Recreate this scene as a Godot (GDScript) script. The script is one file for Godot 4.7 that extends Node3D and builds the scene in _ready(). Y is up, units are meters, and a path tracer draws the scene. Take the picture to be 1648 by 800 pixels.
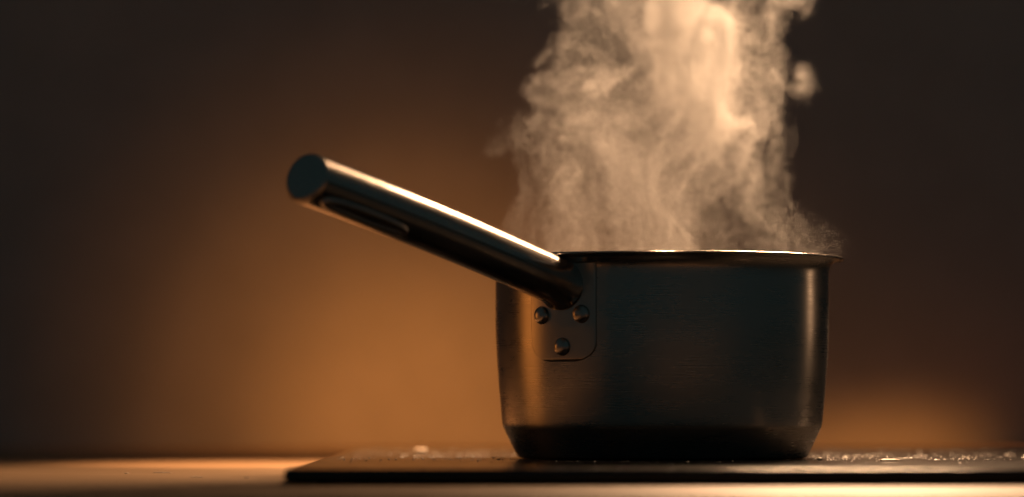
extends Node3D
# A steel saucepan steaming on a black glass cooktop, close-up, telephoto, warm lamps, some of them added, in a dark kitchen.

var rng := RandomNumberGenerator.new()
const EYE := Vector3(-0.0717, 0.026, 1.6)      # the lens, a little above the glass
const FPX := 5380.0                            # focal length in pixels of a 1648 px wide picture
const HANDLE_TURN := 0.6632                    # 38 degrees from the camera's side towards the left
const POT_SEG := 160

func _ready() -> void:
	rng.seed = 4711
	# ---- camera ----
	var cam := Camera3D.new()
	cam.name = "camera"
	cam.position = EYE
	cam.rotation.x = atan(250.0 / FPX)
	cam.fov = 8.505
	cam.near = 0.05
	cam.far = 30.0
	var lens := CameraAttributesPhysical.new()
	lens.frustum_focal_length = 161.4
	lens.frustum_focus_distance = 1.545
	lens.frustum_near = 0.05
	lens.frustum_far = 30.0
	lens.exposure_aperture = 6.7
	cam.attributes = lens
	add_child(cam)
	cam.fov = 8.505
	cam.current = true
	# ---- the dim air of an unlit kitchen ----
	var env := Environment.new()
	env.background_mode = Environment.BG_COLOR
	env.background_color = Color(0.0135, 0.0235, 0.025).linear_to_srgb()
	env.tonemap_mode = Environment.TONE_MAPPER_LINEAR
	env.tonemap_exposure = 1.0
	env.sdfgi_enabled = true
	env.ssao_enabled = true
	env.ssil_enabled = true
	var we := WorldEnvironment.new()
	we.name = "world_environment"
	we.environment = env
	add_child(we)
	# ---- the lamps, all outside the frame ----
	var warm := Color(1.0, 0.59, 0.32).linear_to_srgb()
	var amber := Color(1.0, 0.33, 0.062).linear_to_srgb()
	spot_lamp("wide lamp just above and behind the steam", Vector3(0.13, 0.37, -0.25), Vector3(0.03, 0.0, -0.05), warm, [[1.05, 49.0]], 0.075, 0.4)
	spot_lamp("added high lamp straight above the counter left of the cooktop", Vector3(-0.19, 0.62, -0.17), Vector3(-0.185, 0.0, -0.21), Color(1.0, 0.50, 0.22).linear_to_srgb(), [[1.25, 14.0]], 0.03, 0.4)  # added lamp: makes the bright pool on the counter beside the glass
	spot_lamp("added high lamp straight above the saucepan", Vector3(0.01, 0.66, 0.07), Vector3(0.0, 0.1, 0.0), warm, [[0.62, 12.5]], 0.03, 0.4)  # added lamp: brightens the upper steam from overhead
	spot_lamp("small lamp aimed at the foot of the wall, left of the saucepan", Vector3(-0.34, 0.38, -0.22), Vector3(-0.12, -0.02, -0.86), amber, [[0.29, 12.5], [0.15, 20.5], [0.06, 28.0]], 0.03, 0.4)
	spot_lamp("added small lamp aimed along the foot of the wall, right of the saucepan", Vector3(0.75, 0.25, -0.50), Vector3(0.13, -0.075, -0.86), amber, [[0.72, 7.6]], 0.02, 0.4)  # added lamp: stands in for the low glow on the right wall
	spot_lamp("low lamp beyond the left edge, turned towards the saucepan", Vector3(-0.60, 0.06, -0.11), Vector3(-0.05, 0.055, 0.03), amber, [[0.014, 12.0]], 0.11, 0.2)
	spot_lamp("slim low lamp beyond the right edge, turned towards the saucepan", Vector3(0.60, 0.09, -0.27), Vector3(0.03, 0.055, 0.02), warm, [[0.0035, 12.0]], 0.009, 0.4)
	# ---- the setting ----
	build_wall()
	build_counter()
	build_cooktop()
	# ---- things ----
	build_saucepan()
	build_steam()
	build_spills()

# ------------------------------------------------------------------ helpers
func mat(called: String, c: Color, rough: float, metal := 0.0) -> StandardMaterial3D:
	var m := StandardMaterial3D.new()
	m.resource_name = called
	m.albedo_color = c.linear_to_srgb()
	m.roughness = rough
	m.metallic = metal
	return m

func commit(called: String, st: SurfaceTool, m: Material, parent: Node3D) -> MeshInstance3D:
	var o := MeshInstance3D.new()
	o.name = called
	o.mesh = st.commit()
	o.material_override = m
	parent.add_child(o, true)
	return o

func thing(called: String, label: String, category: String, group := "") -> Node3D:
	var o := Node3D.new()
	o.name = called
	add_child(o, true)
	tag(o, label, category, group)
	return o

func tag(o: Node3D, label: String, category: String, group := "") -> void:
	o.set_meta("label", label)
	o.set_meta("category", category)
	if group != "":
		o.set_meta("group", group)

func begin() -> SurfaceTool:
	var st := SurfaceTool.new()
	st.begin(Mesh.PRIMITIVE_TRIANGLES)
	return st

# a grid of rows x columns of points; shared vertices, smooth normals; skip(i, j) leaves a cell open
func grid(st: SurfaceTool, rows: Array, uv_scale := Vector2.ONE, flip := false, skip = null) -> void:
	var n: int = rows.size()
	var w: int = rows[0].size()
	var nrm := []
	for i in n:
		var line := PackedVector3Array()
		for j in w:
			var dj: Vector3 = rows[i][mini(j + 1, w - 1)] - rows[i][maxi(j - 1, 0)]
			if (j == 0 or j == w - 1) and rows[i][0].distance_to(rows[i][w - 1]) < 1e-6:
				dj = rows[i][1] - rows[i][w - 2]
			var di: Vector3 = rows[mini(i + 1, n - 1)][j] - rows[maxi(i - 1, 0)][j]
			var v := di.cross(dj)
			if v.length() < 1e-14:
				v = Vector3.UP
			line.append(v.normalized() * (-1.0 if flip else 1.0))
		nrm.append(line)
	for i in n - 1:
		for j in w - 1:
			if skip != null and skip.call(i, j):
				continue
			var q := [[i, j], [i, j + 1], [i + 1, j + 1], [i, j], [i + 1, j + 1], [i + 1, j]]
			if flip:
				q = [[i, j], [i + 1, j + 1], [i, j + 1], [i, j], [i + 1, j], [i + 1, j + 1]]
			for e in q:
				st.set_normal(nrm[e[0]][e[1]])
				st.set_uv(Vector2(float(e[1]) / (w - 1), float(e[0]) / (n - 1)) * uv_scale)
				st.add_vertex(rows[e[0]][e[1]])

func lathe(profile: Array, seg: int, wobble = null) -> Array:
	var rows := []
	for p in profile:
		var line := PackedVector3Array()
		for k in seg + 1:
			var a := TAU * float(k % seg) / seg
			var r: float = p[0]
			var y: float = p[1]
			if wobble != null:
				var d: Vector2 = wobble.call(a, r, y)
				r += d.x
				y += d.y
			line.append(Vector3(sin(a) * r, y, cos(a) * r))
		rows.append(line)
	return rows

# smooth a profile: Catmull-Rom through the points
func smooth(p: Array, per: int) -> Array:
	var out := []
	for i in p.size() - 1:
		var a: Vector2 = p[maxi(i - 1, 0)]
		var b: Vector2 = p[i]
		var c: Vector2 = p[i + 1]
		var d: Vector2 = p[mini(i + 2, p.size() - 1)]
		for k in per:
			var v := b.cubic_interpolate(c, a, d, float(k) / per)
			out.append([v.x, v.y])
	out.append([p[-1].x, p[-1].y])
	return out

# a slab with rounded corners and rounded edges: rings of (inset, height)
func slab(x0: float, x1: float, z0: float, z1: float, corner: float, rings: Array) -> SurfaceTool:
	var st := begin()
	var rows := []
	for r in rings:
		var line := PackedVector3Array()
		var ins: float = r[0]
		var rad := maxf(corner - ins, 0.0002)
		for c in 4:
			var cx: float = (x1 if c in [0, 3] else x0) + (-1.0 if c in [0, 3] else 1.0) * (ins + rad)
			var cz: float = (z1 if c in [0, 1] else z0) + (-1.0 if c in [0, 1] else 1.0) * (ins + rad)
			for k in 9:
				var a: float = PI / 2 * ([0, 3, 2, 1][c] * 1.0) + 0.0
				# corner c goes round anticlockwise seen from above, starting at +x +z
				var start: float = [0.0, PI / 2, PI, 3 * PI / 2][c]
				a = start + PI / 2 * k / 8.0
				line.append(Vector3(cx + cos(a) * rad, r[1], cz + sin(a) * rad))
		line.append(line[0])
		rows.append(line)
	var mid := Vector3((x0 + x1) / 2, 0, (z0 + z1) / 2)
	for e in [0, rows.size() - 1]:
		var y: float = rings[e][1]
		var line2: PackedVector3Array = rows[e]
		var up := Vector3.UP if e > 0 else Vector3.DOWN
		for k in line2.size() - 1:
			var tri := [Vector3(mid.x, y, mid.z), line2[k], line2[k + 1]]
			if e == 0:
				tri.reverse()
			for v in tri:
				st.set_normal(up)
				st.set_uv(Vector2(v.x, v.z))
				st.add_vertex(v)
	grid(st, rows)
	return st

func noise_tex(size: int, freq: float, low: Color, high: Color, sd: int, octaves := 4) -> NoiseTexture2D:
	var n := FastNoiseLite.new()
	n.seed = sd
	n.noise_type = FastNoiseLite.TYPE_SIMPLEX_SMOOTH
	n.frequency = freq
	n.fractal_octaves = octaves
	var t := NoiseTexture2D.new()
	t.width = size
	t.height = size
	t.seamless = true
	t.noise = n
	var g := Gradient.new()
	g.set_color(0, low)
	g.set_color(1, high)
	t.color_ramp = g
	return t

# ------------------------------------------------------------------ lamps
func spot_lamp(label: String, at: Vector3, aim: Vector3, tint: Color, beams: Array, radius: float, glow_power: float) -> void:
	var t := thing("spot_lamp", label, "lamp", "dark shaded lamps round the saucepan")
	t.position = at
	var down := (aim - at).normalized()
	t.basis = Basis(Quaternion(Vector3.DOWN, down))
	var glow := mat("lamp_glow", Color(0, 0, 0), 0.5)
	glow.emission_enabled = true
	glow.emission = tint
	glow.emission_energy_multiplier = glow_power
	var st := begin()
	grid(st, lathe([[0.0, 0.0], [radius, 0.0], [radius, 0.005], [0.0, 0.005]], 48), Vector2.ONE, true)
	commit("lamp_lens", st, glow, t)
	st = begin()
	var r2 := radius + 0.006
	grid(st, lathe([[r2 - 0.002, 0.0], [r2, -0.012], [r2 + 0.002, -0.012], [r2 + 0.002, 0.012], [r2 * 0.8, 0.045], [0.012, 0.07], [0.012, 0.09], [0.0, 0.09]], 48), Vector2.ONE, true)
	commit("lamp_shade", st, mat("dark_enamel", Color(0.02, 0.02, 0.02), 0.5), t)
	st = begin()
	grid(st, lathe([[0.003, 0.088], [0.003, 0.6]], 10), Vector2.ONE, true)
	commit("stem", st, mat("dark_metal", Color(0.02, 0.02, 0.02), 0.5), t)
	for beam in beams:      # a reflector lamp: its hot beam, and the wider spill round it
		var l := SpotLight3D.new()
		l.name = "lamp"
		l.light_color = tint
		l.light_energy = beam[0]
		l.spot_angle = beam[1]
		l.spot_angle_attenuation = 1.0
		l.spot_range = 6.0
		l.spot_attenuation = 2.0
		l.light_size = radius
		l.shadow_enabled = true
		l.position = Vector3(0, -0.014, 0)
		l.rotation.x = -PI / 2
		t.add_child(l, true)

# ------------------------------------------------------------------ setting
func build_wall() -> void:
	var m := mat("plaster", Color(1, 1, 1), 0.85)
	m.albedo_texture = noise_tex(512, 0.01, Color(0.375, 0.375, 0.39).linear_to_srgb(), Color(0.42, 0.42, 0.44).linear_to_srgb(), 5)
	m.uv1_triplanar = true
	m.uv1_world_triplanar = true
	m.uv1_scale = Vector3(3, 3, 3)
	var st := slab(-2.2, 2.2, -0.98, -0.86, 0.002, [[0.0, -0.9], [0.0, 1.6]])
	var o := commit("wall", st, m, self)
	o.set_meta("kind", "structure")

func build_counter() -> void:
	var m := mat("counter_wood", Color(1, 1, 1), 0.55)
	m.albedo_texture = noise_tex(1024, 0.006, Color(0.26, 0.165, 0.09).linear_to_srgb(), Color(0.34, 0.22, 0.125).linear_to_srgb(), 8, 5)
	m.uv1_triplanar = true
	m.uv1_world_triplanar = true
	m.uv1_scale = Vector3(2, 6, 6)
	m.metallic_specular = 0.5
	m.roughness_texture = noise_tex(512, 0.02, Color(0.7, 0.7, 0.7), Color(1, 1, 1), 9)
	var rr := 0.006
	var rings := [[0.0, -0.0385]]
	for k in 9:
		var a := PI / 2 * k / 8.0
		rings.append([rr * (1 - cos(a)), -0.0065 - rr + rr * sin(a)])
	var st := slab(-2.0, 2.0, -0.858, 0.432, 0.008, rings)
	var o := commit("countertop", st, m, self)
	o.set_meta("kind", "structure")

func build_cooktop() -> void:
	var t := thing("glass_cooktop", "black glass cooktop slab dusted with specks under the steaming saucepan", "cooktop")
	var m := mat("black_glass", Color(0.012, 0.011, 0.010), 0.2)
	m.roughness_texture = noise_tex(512, 0.015, Color(0.55, 0.55, 0.55), Color(1, 1, 1), 14)
	m.uv1_triplanar = true
	m.uv1_world_triplanar = true
	m.uv1_scale = Vector3(8, 8, 8)
	var rings := []
	var hh := 0.0028
	for k in 13:
		var a := -PI / 2 + PI * k / 12.0
		rings.append([hh * (1 - cos(a)) * 0.8, -0.0030 + hh * sin(a) + 0.0002])
	var st := slab(-0.163, 0.437, -0.34, 0.268, 0.006, rings)
	commit("glass_panel", st, m, t)
	var feet := slab(-0.150, 0.424, -0.327, 0.255, 0.004, [[0.0, -0.0064], [0.0, -0.0056]])
	commit("seal", feet, mat("black_rubber", Color(0.01, 0.01, 0.01), 0.8), t)

# ------------------------------------------------------------------ saucepan
func brushed_texture() -> ImageTexture:
	var im := Image.create(1024, 512, false, Image.FORMAT_RGB8)
	var r := RandomNumberGenerator.new()
	r.seed = 31
	var n := FastNoiseLite.new()
	n.seed = 3
	n.frequency = 0.012
	n.fractal_octaves = 4
	for y in 512:
		var base := r.randf_range(0.87, 0.96)
		var phase := r.randf() * 4000.0
		for x in 1024:
			var a := TAU * x / 1024.0
			var v := base + 0.07 * n.get_noise_3d(cos(a) * 160.0 + phase, sin(a) * 160.0, y * 0.15) + 0.16 * n.get_noise_3d(cos(a) * 220.0, sin(a) * 220.0, y * 1.3 + 900.0)
			im.set_pixel(x, y, Color(v, v, v))
	im.generate_mipmaps()
	return ImageTexture.create_from_image(im)

func steel(called: String, rough: float, aniso := 0.0, tex: Texture2D = null) -> StandardMaterial3D:
	var m := mat(called, Color(0.44, 0.40, 0.365), rough, 1.0)
	if tex:
		m.roughness_texture = tex
	if aniso > 0:
		m.anisotropy_enabled = true
		m.anisotropy = -aniso
	return m

func build_saucepan() -> void:
	var t := thing("saucepan", "brushed steel saucepan with long tubular handle steaming on the glass cooktop", "saucepan")
	var tex := brushed_texture()
	var body_m := steel("brushed_steel", 0.31, 0.55, tex)
	var nick := FastNoiseLite.new()
	nick.seed = 12
	nick.frequency = 1.0
	var wob := func(a: float, r: float, y: float) -> Vector2:
		if y < 0.0935 or r < 0.083:
			return Vector2.ZERO
		var v := nick.get_noise_2d(cos(a) * 30.0, sin(a) * 30.0)
		return Vector2(v * 0.00018, -maxf(0.0, v - 0.35) * 0.0012)
	var taper := [[0.0672, 0.0003], [0.0686, 0.0006], [0.0694, 0.0014], [0.0712, 0.0050], [0.0733, 0.0094], [0.07425, 0.0114], [0.07435, 0.0116], [0.0757, 0.0145]]
	var outer := smooth([Vector2(0.0757, 0.0145), Vector2(0.0763, 0.0165), Vector2(0.0769, 0.0215), Vector2(0.0776, 0.029), Vector2(0.0782, 0.036), Vector2(0.0790, 0.048), Vector2(0.0796, 0.062), Vector2(0.0797, 0.078), Vector2(0.0797, 0.0865), Vector2(0.0804, 0.0905), Vector2(0.0825, 0.0932), Vector2(0.0852, 0.0943)], 5)
	var lip := smooth([Vector2(0.0852, 0.0941), Vector2(0.0864, 0.0942), Vector2(0.0870, 0.09485), Vector2(0.0864, 0.0955), Vector2(0.0852, 0.0956)], 5)
	var inner := smooth([Vector2(0.0852, 0.0955), Vector2(0.0825, 0.0945), Vector2(0.0796, 0.0912), Vector2(0.0785, 0.086), Vector2(0.0785, 0.06), Vector2(0.0770, 0.036), Vector2(0.0750, 0.024), Vector2(0.0690, 0.0150), Vector2(0.0560, 0.0125), Vector2(0.0005, 0.0125)], 5)
	var st := begin()
	grid(st, lathe(outer, POT_SEG, wob), Vector2(1, 1), true)
	grid(st, lathe(taper, POT_SEG), Vector2(1, 0.2), true)
	commit("body", st, body_m, t)
	st = begin()
	grid(st, lathe(lip, POT_SEG * 4, wob), Vector2(1, 0.1), true)
	commit("rim", st, steel("polished_rim", 0.16), t)
	st = begin()
	grid(st, lathe(inner, POT_SEG), Vector2(1, 1), true)
	commit("inside", st, steel("inner_steel", 0.3, 0.0, tex), t)
	var base := [[0.001, 0.0003], [0.0672, 0.0003]]
	st = begin()
	grid(st, lathe(base, POT_SEG), Vector2(1, 0.3), true)
	commit("base_disc", st, steel("base_steel", 0.4, 0.5, tex), t)
	build_handle(t)

func pot_radius(y: float) -> float:
	var p := [[0.026, 0.0773], [0.036, 0.0782], [0.048, 0.0790], [0.062, 0.0796], [0.078, 0.0797], [0.0865, 0.0797], [0.0905, 0.0804], [0.0932, 0.0825]]
	for i in p.size() - 1:
		if y <= p[i + 1][0]:
			return lerpf(p[i][1], p[i + 1][1], clampf((y - p[i][0]) / (p[i + 1][0] - p[i][0]), 0, 1))
	return 0.0825

func build_handle(t: Node3D) -> void:
	var dir := Vector3(-sin(HANDLE_TURN), 0, cos(HANDLE_TURN))
	var p0 := dir * 0.0792 + Vector3(0, 0.0812, 0)
	var p1 := dir * 0.2585 + Vector3(0, 0.1208, 0)
	var axis := (p1 - p0).normalized()
	var side := axis.cross(Vector3.UP).normalized()   # away from the camera's side of the tube or towards it
	var up := side.cross(axis).normalized()
	if side.z < 0:
		side = -side
	var length := p0.distance_to(p1)
	var m := steel("handle_steel", 0.24)
	m.roughness_texture = noise_tex(256, 0.03, Color(0.75, 0.75, 0.75), Color(1, 1, 1), 21)
	# rows along the tube, columns round it; 0 is the top, growing towards the camera's side
	var rad := func(s: float) -> float:
		var r := lerpf(0.0109, 0.0111, clampf(s / length, 0, 1))
		var near_pot := clampf(1.0 - s / 0.012, 0, 1)
		r += 0.0016 * near_pot * near_pot
		return r
	var place := func(s: float, a: float, r: float) -> Vector3:
		var sag := 0.0012 * sin(PI * clampf(s / length, 0, 1))
		return p0 + axis * s + up * (cos(a) * r + sag) + side * sin(a) * r
	# the hanging slot on the underside, near the tip: s from the pot, angle from the top
	var slot_s := length - 0.0345
	var slot_l := 0.0265
	var slot_a := deg_to_rad(143.0)
	var slot_w := deg_to_rad(13.0)
	var in_slot := func(s: float, a: float, grow: float) -> bool:
		var u: float = absf(s - slot_s) / (slot_l + grow)
		var v: float = absf(a - slot_a) / slot_w
		return pow(u, 2.6) + pow(v, 2.2) < 1.0
	var ns := 150
	var na := 96
	var tip := 0.0032
	var rows := []
	var inner := []
	var ss := []
	for i in ns + 1:
		var s := (length - tip) * i / ns
		ss.append(s)
		var l1 := PackedVector3Array()
		var l2 := PackedVector3Array()
		for k in na + 1:
			var a := TAU * (k % na) / na
			l1.append(place.call(s, a, rad.call(s)))
			l2.append(place.call(s, a, rad.call(s) - 0.0012))
		rows.append(l1)
		inner.append(l2)
	var skip := func(i: int, j: int) -> bool:
		return in_slot.call((ss[i] + ss[i + 1]) / 2, TAU * (j + 0.5) / na, 0.0)
	var flip := (axis.cross(up)).dot(side) < 0
	var st := begin()
	grid(st, rows, Vector2(1, 3), not flip, skip)
	grid(st, inner, Vector2(1, 3), flip, skip)
	var handle := commit("handle", st, m, t)
	# domed end cap
	var cap := []
	for i in 9:
		var q := PI / 2 * i / 8.0
		var l1 := PackedVector3Array()
		for k in na + 1:
			var a := TAU * (k % na) / na
			var r: float = rad.call(length)
			l1.append(place.call(length - tip + sin(q) * tip, a, maxf(r - tip + cos(q) * tip, 0.0)))
		cap.append(l1)
	for f in [0.7, 0.35, 0.02]:
		var l1 := PackedVector3Array()
		for k in na + 1:
			var a := TAU * (k % na) / na
			l1.append(place.call(length + (1 - f * f) * 0.0006, a, (rad.call(length) - tip) * f))
		cap.append(l1)
	st = begin()
	grid(st, cap, Vector2.ONE, not flip)
	commit("end_cap", st, steel("cap_steel", 0.3), handle)
	# rolled lip round the slot
	var ring := []
	var nr := 72
	for i in nr + 1:
		var q := TAU * (i % nr) / nr
		var c := cos(q)
		var sn := sin(q)
		var s := slot_s + slot_l * signf(c) * pow(absf(c), 0.77)
		var a := slot_a + slot_w * signf(sn) * pow(absf(sn), 0.9)
		var q2 := q + 0.01
		var s2 := slot_s + slot_l * signf(cos(q2)) * pow(absf(cos(q2)), 0.77)
		var a2 := slot_a + slot_w * signf(sin(q2)) * pow(absf(sin(q2)), 0.9)
		var here: Vector3 = place.call(s, a, rad.call(s) - 0.0003)
		var ahead: Vector3 = (place.call(s2, a2, rad.call(s2) - 0.0003) - here).normalized()
		var out: Vector3 = (place.call(s, a, 0.02) - place.call(s, a, 0.0)).normalized()
		var across := ahead.cross(out).normalized()
		var l1 := PackedVector3Array()
		for k in 13:
			var b := TAU * (k % 12) / 12.0
			l1.append(here + out * cos(b) * 0.0019 + across * sin(b) * 0.0019)
		ring.append(l1)
	st = begin()
	grid(st, ring, Vector2.ONE, true)
	commit("slot_lip", st, steel("lip_steel", 0.3), handle)
	# riveted plate that follows the wall of the pan
	var plate_m := steel("plate_steel", 0.31)
	plate_m.roughness_texture = noise_tex(256, 0.05, Color(0.88, 0.88, 0.88), Color(1, 1, 1), 22)
	var half_w := 0.0188 / 0.081
	var y_low := 0.0447
	var y_high := 0.0905
	var prow := []
	var nv := 26
	var nu := 28
	for i in nv + 1:
		var v := float(i) / nv
		var y := lerpf(y_low + 0.0003, y_high, v * v * 0.5 + v * 0.5)
		var drop := clampf((y - y_low) / 0.0105, 0, 1)
		var w := half_w * pow(1.0 - pow(1.0 - drop, 2.4), 0.42)
		var l1 := PackedVector3Array()
		for j in nu + 5:
			var e := clampi(j - 2, 0, nu)
			var u := (2.0 * e / nu - 1.0) * w
			var lift := 0.0008
			if j == 0 or j == nu + 4:
				lift = -0.0004
				u *= 1.012
			elif j == 1 or j == nu + 3:
				lift = 0.0006
				u *= 1.010
			if i == 0:
				lift = -0.0004
			var r := pot_radius(y) + lift
			var b := -HANDLE_TURN + u
			l1.append(Vector3(sin(b) * r, y, cos(b) * r))
		prow.append(l1)
	st = begin()
	grid(st, prow)
	var plate := commit("bracket_plate", st, plate_m, t)
	for rv in [[-8.0, 0.0668], [8.2, 0.0671], [0.6, 0.0522]]:
		var dome := []
		for k in 15:
			var q := PI / 2 * k / 14.0
			dome.append([pow(cos(q), 0.9) * 0.0042 + 0.00001, pow(sin(q), 0.85) * 0.0026 - 0.0002])
		dome.push_front([0.0043, -0.0012])
		st = begin()
		grid(st, lathe(dome, 28), Vector2.ONE, true)
		var o := commit("rivet", st, steel("rivet_steel", 0.28), plate)
		var b: float = -HANDLE_TURN + deg_to_rad(rv[0])
		var out := Vector3(sin(b), 0, cos(b))
		o.position = out * (pot_radius(rv[1]) + 0.0010) + Vector3(0, rv[1], 0)
		o.basis = Basis(Quaternion(Vector3.UP, out))

# ------------------------------------------------------------------ steam
func make_waves(n: int, size: float, sd: int) -> Dictionary:
	var r := RandomNumberGenerator.new()
	r.seed = sd
	var k := PackedVector3Array()
	var a := PackedVector3Array()
	var ph := PackedFloat32Array()
	for i in n:
		var d := Vector3(r.randfn(), r.randfn(), r.randfn()).normalized()
		var b := d.cross(Vector3(r.randfn(), r.randfn(), r.randfn())).normalized()
		d *= TAU / size * r.randf_range(0.7, 1.4)
		d.y *= 0.75
		k.append(d)
		a.append(b * sqrt(2.0 / n))
		ph.append(r.randf() * TAU)
	return {"k": k, "a": a, "p": ph}

func across(px: float) -> float:
	return (px - 1065.0) * 0.0002974

func height(py: float) -> float:
	return (738.0 - py) * 0.0002974

func curve(table: Array, y: float) -> float:
	# table of [py, px] from the bottom up
	for i in table.size() - 1:
		var y0 := height(table[i][0])
		var y1 := height(table[i + 1][0])
		if y <= y1:
			return across(lerpf(table[i][1], table[i + 1][1], clampf((y - y0) / (y1 - y0), 0, 1)))
	return across(table[-1][1])

func build_steam() -> void:
	# Steam as what it is: millions of droplets, gathered in sheets that rise from the water and are stirred by eddies.
	var r := RandomNumberGenerator.new()
	r.seed = 77
	var left := [[450, 815], [410, 812], [370, 812], [330, 822], [290, 830], [250, 842], [215, 832], [190, 842], [165, 872], [140, 890], [60, 890], [0, 884], [-80, 880], [-220, 880]]
	var right := [[450, 1325], [410, 1338], [385, 1336], [360, 1312], [330, 1275], [290, 1257], [230, 1245], [190, 1238], [140, 1248], [60, 1240], [0, 1245], [-80, 1250], [-220, 1260]]
	var core_l := [[440, 965], [330, 985], [250, 1000], [170, 1012], [100, 1022], [0, 1030], [-220, 1035]]
	var core_r := [[440, 1119], [330, 1126], [250, 1172], [190, 1196], [100, 1165], [0, 1128], [-220, 1130]]
	var np := 36
	var nk := 58
	var low := height(428)
	var high := height(-170)
	var sheets := []
	for s in 60:
		var knots := PackedVector3Array()
		var wt := PackedFloat32Array()
		knots.resize(np * nk)
		wt.resize(np * nk)
		var core := s >= 50
		var edge := s < 13
		var a0 := r.randf() * TAU
		var r0 := sqrt(r.randf()) * 0.95
		var arc := r.randf_range(0.6, 2.2)
		if edge:
			r0 = r.randf_range(0.86, 1.0)
			arc = 1.5
		var slope := 0.0 if edge else r.randfn() * 0.25
		var ph := r.randf() * TAU
		var strength := r.randf_range(0.4, 1.3)
		var fr := r.randf_range(4, 9)
		var fp := r.randf() * TAU
		var z0 := r.randf_range(-0.04, 0.04)
		for j in nk:
			var t := float(j) / (nk - 1)
			var y := lerpf(low, high, t)
			var l := curve(left, y)
			var rr := curve(right, y)
			var cl := curve(core_l, y)
			var cr := curve(core_r, y)
			var c := (l + rr) / 2
			var h := (rr - l) / 2
			var py := 738.0 - y / 0.0002974
			for i in np:
				var u := float(i) / (np - 1) - 0.5
				if core:
					var v := u + 0.5
					var p := Vector3(lerpf(cl, cr, pow(v, 0.8)), y, z0 + 0.012 * sin(v * 5 + ph) + 0.008 * sin(y * 40 + s))
					knots[i * nk + j] = p
					var w := 1.9
					if py < 150: w = remap(py, -140, 150, 4.4, 3.8)
					elif py < 200: w = remap(py, 150, 200, 3.8, 1.2)
					else: w = remap(py, 200, 428, 1.1, 0.8)
					wt[i * nk + j] = w * (0.35 + 0.65 * v)
				else:
					var rad := clampf(r0 + slope * u + (0.05 if edge else 0.08) * sin(u * 9 + ph), 0, 1)
					var ang := a0 + u * arc
					knots[i * nk + j] = Vector3(c + rad * cos(ang) * h, y, rad * sin(ang) * h * lerpf(0.95, 0.8, t))
					wt[i * nk + j] = strength * sqrt(maxf(0.0, 1.0 - 4.0 * u * u)) * clampf(0.6 + 0.5 * sin(t * fr + fp), 0.12, 1.0)
		for j in nk:
			# fuller where the plume draws together, thinner just over the rim
			var py := 738.0 - lerpf(low, high, float(j) / (nk - 1)) / 0.0002974
			var full := remap(clampf(py, 60, 300), 60, 300, 1.9, 0.72)
			for i in np:
				wt[i * nk + j] *= full
		sheets.append([knots, wt, 1.0])
	# eddies: x, y as measured, size, turn
	var eddies := [[860, 207, 26, -3.0], [903, 118, 20, -3.2], [888, 22, 20, -2.8], [1215, 60, 22, 2.4], [985, 205, 22, 2.2], [940, 60, 24, -2.0], [935, 140, 26, 1.8], [1170, 130, 20, -2.2], [905, 290, 26, -1.6], [1205, 240, 26, 1.6]]
	var stages := [[make_waves(6, 0.075, 1), 4, 0.0028], [make_waves(6, 0.036, 2), 5, 0.0015], [make_waves(7, 0.016, 3), 3, 0.00025]]
	for sh in sheets:
		var q: PackedVector3Array = sh[0]
		for i in q.size():
			var p := q[i]
			for e in eddies:
				var d := Vector2(p.x - across(e[0]), p.y - height(e[1]))
				var size: float = e[2] * 0.0002974
				var f := d.length_squared() / (size * size)
				if f < 6.0:
					d = d.rotated(e[3] * exp(-0.8 * f))
					p.x = across(e[0]) + d.x
					p.y = height(e[1]) + d.y
			var gain := 0.25 + 1.1 * clampf((p.y - low) / (high - low) * 1.8, 0, 1)
			for g in stages:
				var w: Dictionary = g[0]
				var kk: PackedVector3Array = w.k
				var aa: PackedVector3Array = w.a
				var pp: PackedFloat32Array = w.p
				var step: float = g[2] * gain
				for n in g[1]:
					var v := Vector3.ZERO
					for m in kk.size():
						v += aa[m] * cos(kk[m].dot(p) + pp[m])
					p += v * step
			q[i] = p
		sh[0] = q
	# a curl of steam that broke away at the right edge, rolled up like a snail shell
	for cu in [[[[1240, 112], [1250, 128], [1262, 147], [1276, 160], [1291, 163], [1304, 154], [1310, 138], [1308, 122], [1300, 110], [1289, 105], [1281, 110], [1280, 120]], Vector2(1286, 134)], [[[1230, -22], [1240, -4], [1252, 8], [1268, 15], [1284, 12], [1296, 2], [1300, -12], [1294, -24]], Vector2(1272, -10)]]:
		var path: Array = cu[0]
		var mid: Vector2 = cu[1]
		for turn in 3:
			var knots := PackedVector3Array()
			var wt := PackedFloat32Array()
			knots.resize(np * nk)
			wt.resize(np * nk)
			for j in nk:
				var f := float(j) / (nk - 1) * (path.size() - 1)
				var k := mini(int(f), path.size() - 2)
				var here := Vector2(path[k][0], path[k][1]).lerp(Vector2(path[k + 1][0], path[k + 1][1]), f - k)
				for i in np:
					var u := float(i) / (np - 1) * 2.0 - 1.0
					var shrink := sqrt(maxf(0.0, 1.0 - u * u * 0.9)) * (1.0 - 0.27 * turn)
					var at := mid.lerp(here, shrink) if f > 2.0 else here
					knots[i * nk + j] = Vector3(across(at.x), height(at.y), u * 0.0085 + 0.01)
					wt[i * nk + j] = 0.05 * (1.3 if f < 2.0 else 1.0)
			sheets.append([knots, wt, 1.3])
	# a cluster of droplets, used over and over
	var st := begin()
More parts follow.
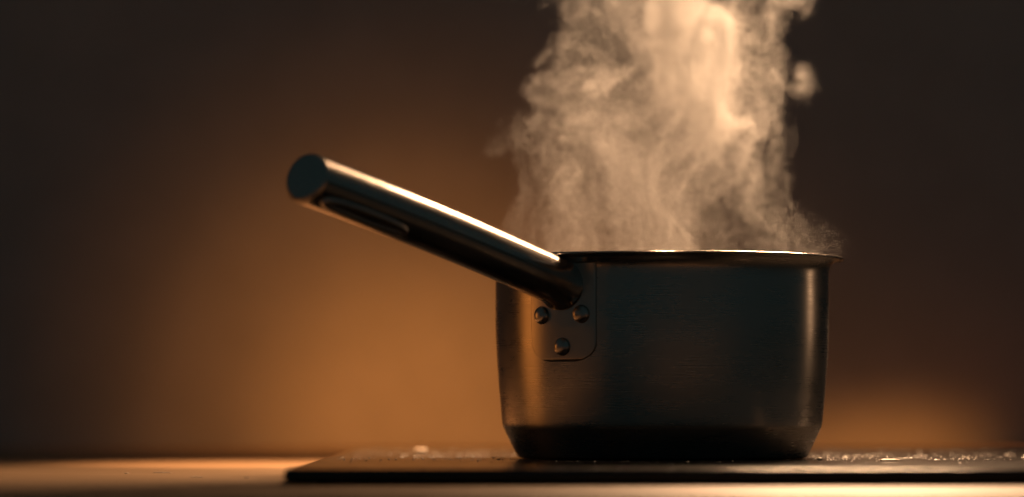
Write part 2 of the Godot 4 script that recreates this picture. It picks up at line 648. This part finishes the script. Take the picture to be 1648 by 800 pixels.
	for n in 40:
		var c := Vector3(r.randfn(), r.randfn(), r.randfn()) * 0.7
		var b := Basis.from_euler(Vector3(r.randf() * TAU, r.randf() * TAU, r.randf() * TAU)) * (0.0152 * r.randf_range(0.7, 1.3))
		var v: Array[Vector3] = [c + b * Vector3(1, 1, 1), c + b * Vector3(1, -1, -1), c + b * Vector3(-1, 1, -1), c + b * Vector3(-1, -1, 1)]
		for f in [[0, 1, 2], [0, 3, 1], [0, 2, 3], [1, 3, 2]]:
			var nn: Vector3 = -(v[f[1]] - v[f[0]]).cross(v[f[2]] - v[f[0]]).normalized()
			if nn.dot(v[f[0]] - c) < 0:
				f = [f[0], f[2], f[1]]
				nn = -nn
			for e in f:
				st.set_normal(nn)
				st.add_vertex(v[e])
	var drops := st.commit()
	var buf := PackedFloat32Array()
	var share := 2.0
	for sh in sheets:
		var q: PackedVector3Array = sh[0]
		var wt: PackedFloat32Array = sh[1]
		for i in np - 1:
			for j in nk - 1:
				var o := i * nk + j
				var want := wt[o] * share * 2.0
				var many := int(want + r.randf())
				for n in many:
					var s := r.randf()
					var t := r.randf()
					var p := q[o].lerp(q[o + nk], s).lerp(q[o + 1].lerp(q[o + nk + 1], s), t)
					var fade := clampf((height(-12) - p.y) / (height(-12) - height(-60)), 0, 1)
					if p.y > height(-12) and r.randf() > fade:
						continue
					var jit: float = (0.0004 if r.randf() < 0.68 else 0.0019) * sh[2]
					p += Vector3(r.randfn(), r.randfn(), r.randfn()) * jit
					if Vector2(p.x, p.z).length() > 0.0775 and p.y < 0.0965:
						continue
					var sc := 0.001 * (0.8 + 0.5 * r.randf())
					var b := Basis(Vector3(r.randf() - 0.5, r.randf() - 0.5, r.randf() - 0.5).normalized(), r.randf() * TAU)
					buf.append_array([b.x.x * sc, b.y.x * sc, b.z.x * sc, p.x, b.x.y * sc, b.y.y * sc, b.z.y * sc, p.y, b.x.z * sc, b.y.z * sc, b.z.z * sc, p.z])
	var mm := MultiMesh.new()
	mm.transform_format = MultiMesh.TRANSFORM_3D
	mm.mesh = drops
	mm.instance_count = buf.size() / 12
	mm.buffer = buf
	print("steam clusters ", mm.instance_count)
	var m := mat("steam", Color(0.93, 0.93, 0.93), 1.0)
	m.metallic_specular = 0.0
	m.backlight_enabled = true
	m.backlight = Color(0.9, 0.9, 0.9)
	var o2 := MultiMeshInstance3D.new()
	o2.name = "steam"
	o2.multimesh = mm
	o2.material_override = m
	add_child(o2, true)
	o2.set_meta("kind", "stuff")
	tag(o2, "pale billowing steam rising from the open saucepan", "steam")

# ------------------------------------------------------------------ specks and drops
func on_glass(px: float, py: float) -> Vector3:
	var d := FPX * (EYE.y - 0.0) / (py - 650.0)
	return Vector3(EYE.x + (px - 824.0) / FPX * d, 0.0, EYE.z - d)

func drop_mesh(seg: int, rings: int, flat: float) -> ArrayMesh:
	var st := begin()
	var prof := []
	for k in rings + 1:
		var q := PI / 2 * k / rings
		prof.append([cos(q) + 0.0001, sin(q) * flat])
	grid(st, lathe(prof, seg), Vector2.ONE, true)
	return st.commit()

func build_spills() -> void:
	var r := RandomNumberGenerator.new()
	r.seed = 99
	var water := mat("water", Color(0.32, 0.3, 0.28), 0.12)
	var mm := MultiMesh.new()
	mm.transform_format = MultiMesh.TRANSFORM_3D
	mm.mesh = drop_mesh(8, 3, 0.6)
	var patch := FastNoiseLite.new()
	patch.seed = 6
	patch.frequency = 28.0
	var list := []
	while list.size() < 2100:
		var x := r.randf_range(-0.155, 0.33)
		var z := r.randf_range(-0.33, 0.13)
		var d := Vector2(x, z).length()
		if d < 0.071:
			continue
		var dens := 0.22 + 0.78 * exp(-pow((d - 0.1) / 0.07, 2.0))
		if z > 0.06:
			dens *= 0.25
		dens *= clampf(0.5 + 1.6 * patch.get_noise_2d(x, z), 0.03, 1.0)
		if r.randf() > dens:
			continue
		var s := 0.00016 + 0.00046 * pow(r.randf(), 2.8)
		list.append(Transform3D(Basis().scaled(Vector3(s * r.randf_range(0.8, 1.5), s * r.randf_range(0.7, 1.2), s)), Vector3(x, 0.0, z)))
	mm.instance_count = list.size()
	for i in list.size():
		mm.set_instance_transform(i, list[i])
	var o := MultiMeshInstance3D.new()
	o.name = "water_specks"
	o.multimesh = mm
	o.material_override = water
	add_child(o, true)
	o.set_meta("kind", "stuff")
	tag(o, "fine glittering water specks spattered over the black glass cooktop", "water specks")

	# single things lying about: crumbs on the glass and the counter, beads of water on the front edge of the glass
	var crumb_m := mat("pale_crumb", Color(0.62, 0.52, 0.42), 0.5)
	crumb_m.albedo_texture = noise_tex(64, 0.08, Color(0.8, 0.8, 0.8), Color(1, 1, 1), 40)
	crumb_m.uv1_triplanar = true
	crumb_m.uv1_scale = Vector3(200, 200, 200)
	crumb("pale chip of food on the glass left of the saucepan base, largest of the crumbs", Vector3(-0.1205, 0.0, -0.193), Vector3(0.0034, 0.0013, 0.0020), 0.2, crumb_m, 1)
	crumb("thin flake lying flat on the glass right of the saucepan base", Vector3(0.0995, 0.0, 0.083), Vector3(0.0046, 0.0006, 0.0018), 0.1, crumb_m, 2)
	crumb("flat crumb on the glass between the saucepan base and the thin flake", Vector3(0.0700, 0.0, 0.060), Vector3(0.0012, 0.0007, 0.0010), 0.4, crumb_m, 4)
	for c in [[205, 762, 0.0011, "small crumb on the wooden counter, leftmost of the counter crumbs"], [262, 761, 0.0042, "long thin crumb on the wooden counter left of the cooktop"], [318, 768, 0.0030, "flat crumb on the wooden counter nearest the front edge"], [398, 769, 0.0013, "small crumb on the wooden counter nearest the corner of the cooktop"]]:
		var py: float = c[1]
		var d := FPX * (EYE.y + 0.0065) / (py - 650.0)
		var wide: float = c[2]
		crumb(c[3], Vector3(EYE.x + (float(c[0]) - 824.0) / FPX * d, -0.0065, EYE.z - d), Vector3(wide, 0.00022, 0.0016), r.randf() * 0.4, crumb_m, int(c[0]))
	var bead := drop_mesh(20, 8, 0.75)
	for c in [[-0.0085, 0.00125, "roundest bead of water on the front edge of the glass, below the saucepan"], [-0.0285, 0.0008, "small bead of water on the front edge of the glass, left of the roundest bead"], [-0.0385, 0.0010, "bead of water on the front edge of the glass, leftmost of three"]]:
		var o2 := MeshInstance3D.new()
		o2.name = "water_bead"
		o2.mesh = bead
		o2.material_override = water
		o2.position = Vector3(c[0], -0.00005, 0.2625)
		o2.scale = Vector3.ONE * c[1]
		add_child(o2, true)
		tag(o2, c[2], "water bead", "beads of water on the front edge of the glass")

# an uneven lump, flattened below
func crumb(label: String, at: Vector3, size: Vector3, turn: float, m: Material, sd: int) -> void:
	var n := FastNoiseLite.new()
	n.seed = sd
	n.frequency = 0.9
	var rows := []
	for i in 9:
		var q := -PI / 2 + PI * i / 8.0
		var line := PackedVector3Array()
		for k in 15:
			var a := TAU * (k % 14) / 14.0
			var p := Vector3(sin(a) * cos(q), sin(q), cos(a) * cos(q))
			p *= 1.0 + 0.45 * n.get_noise_3dv(p * 1.6)
			# boxy, like a broken piece
			p = Vector3(signf(p.x) * pow(absf(p.x), 0.75), signf(p.y) * pow(absf(p.y), 0.75), signf(p.z) * pow(absf(p.z), 0.75))
			line.append(p * size)
		rows.append(line)
	var st := begin()
	grid(st, rows, Vector2.ONE, true)
	var o := commit("crumb", st, m, self)
	o.position = at + Vector3(0, size.y * 0.8, 0)
	o.rotation.y = turn
	tag(o, label, "crumb", "crumbs on the glass and the counter")
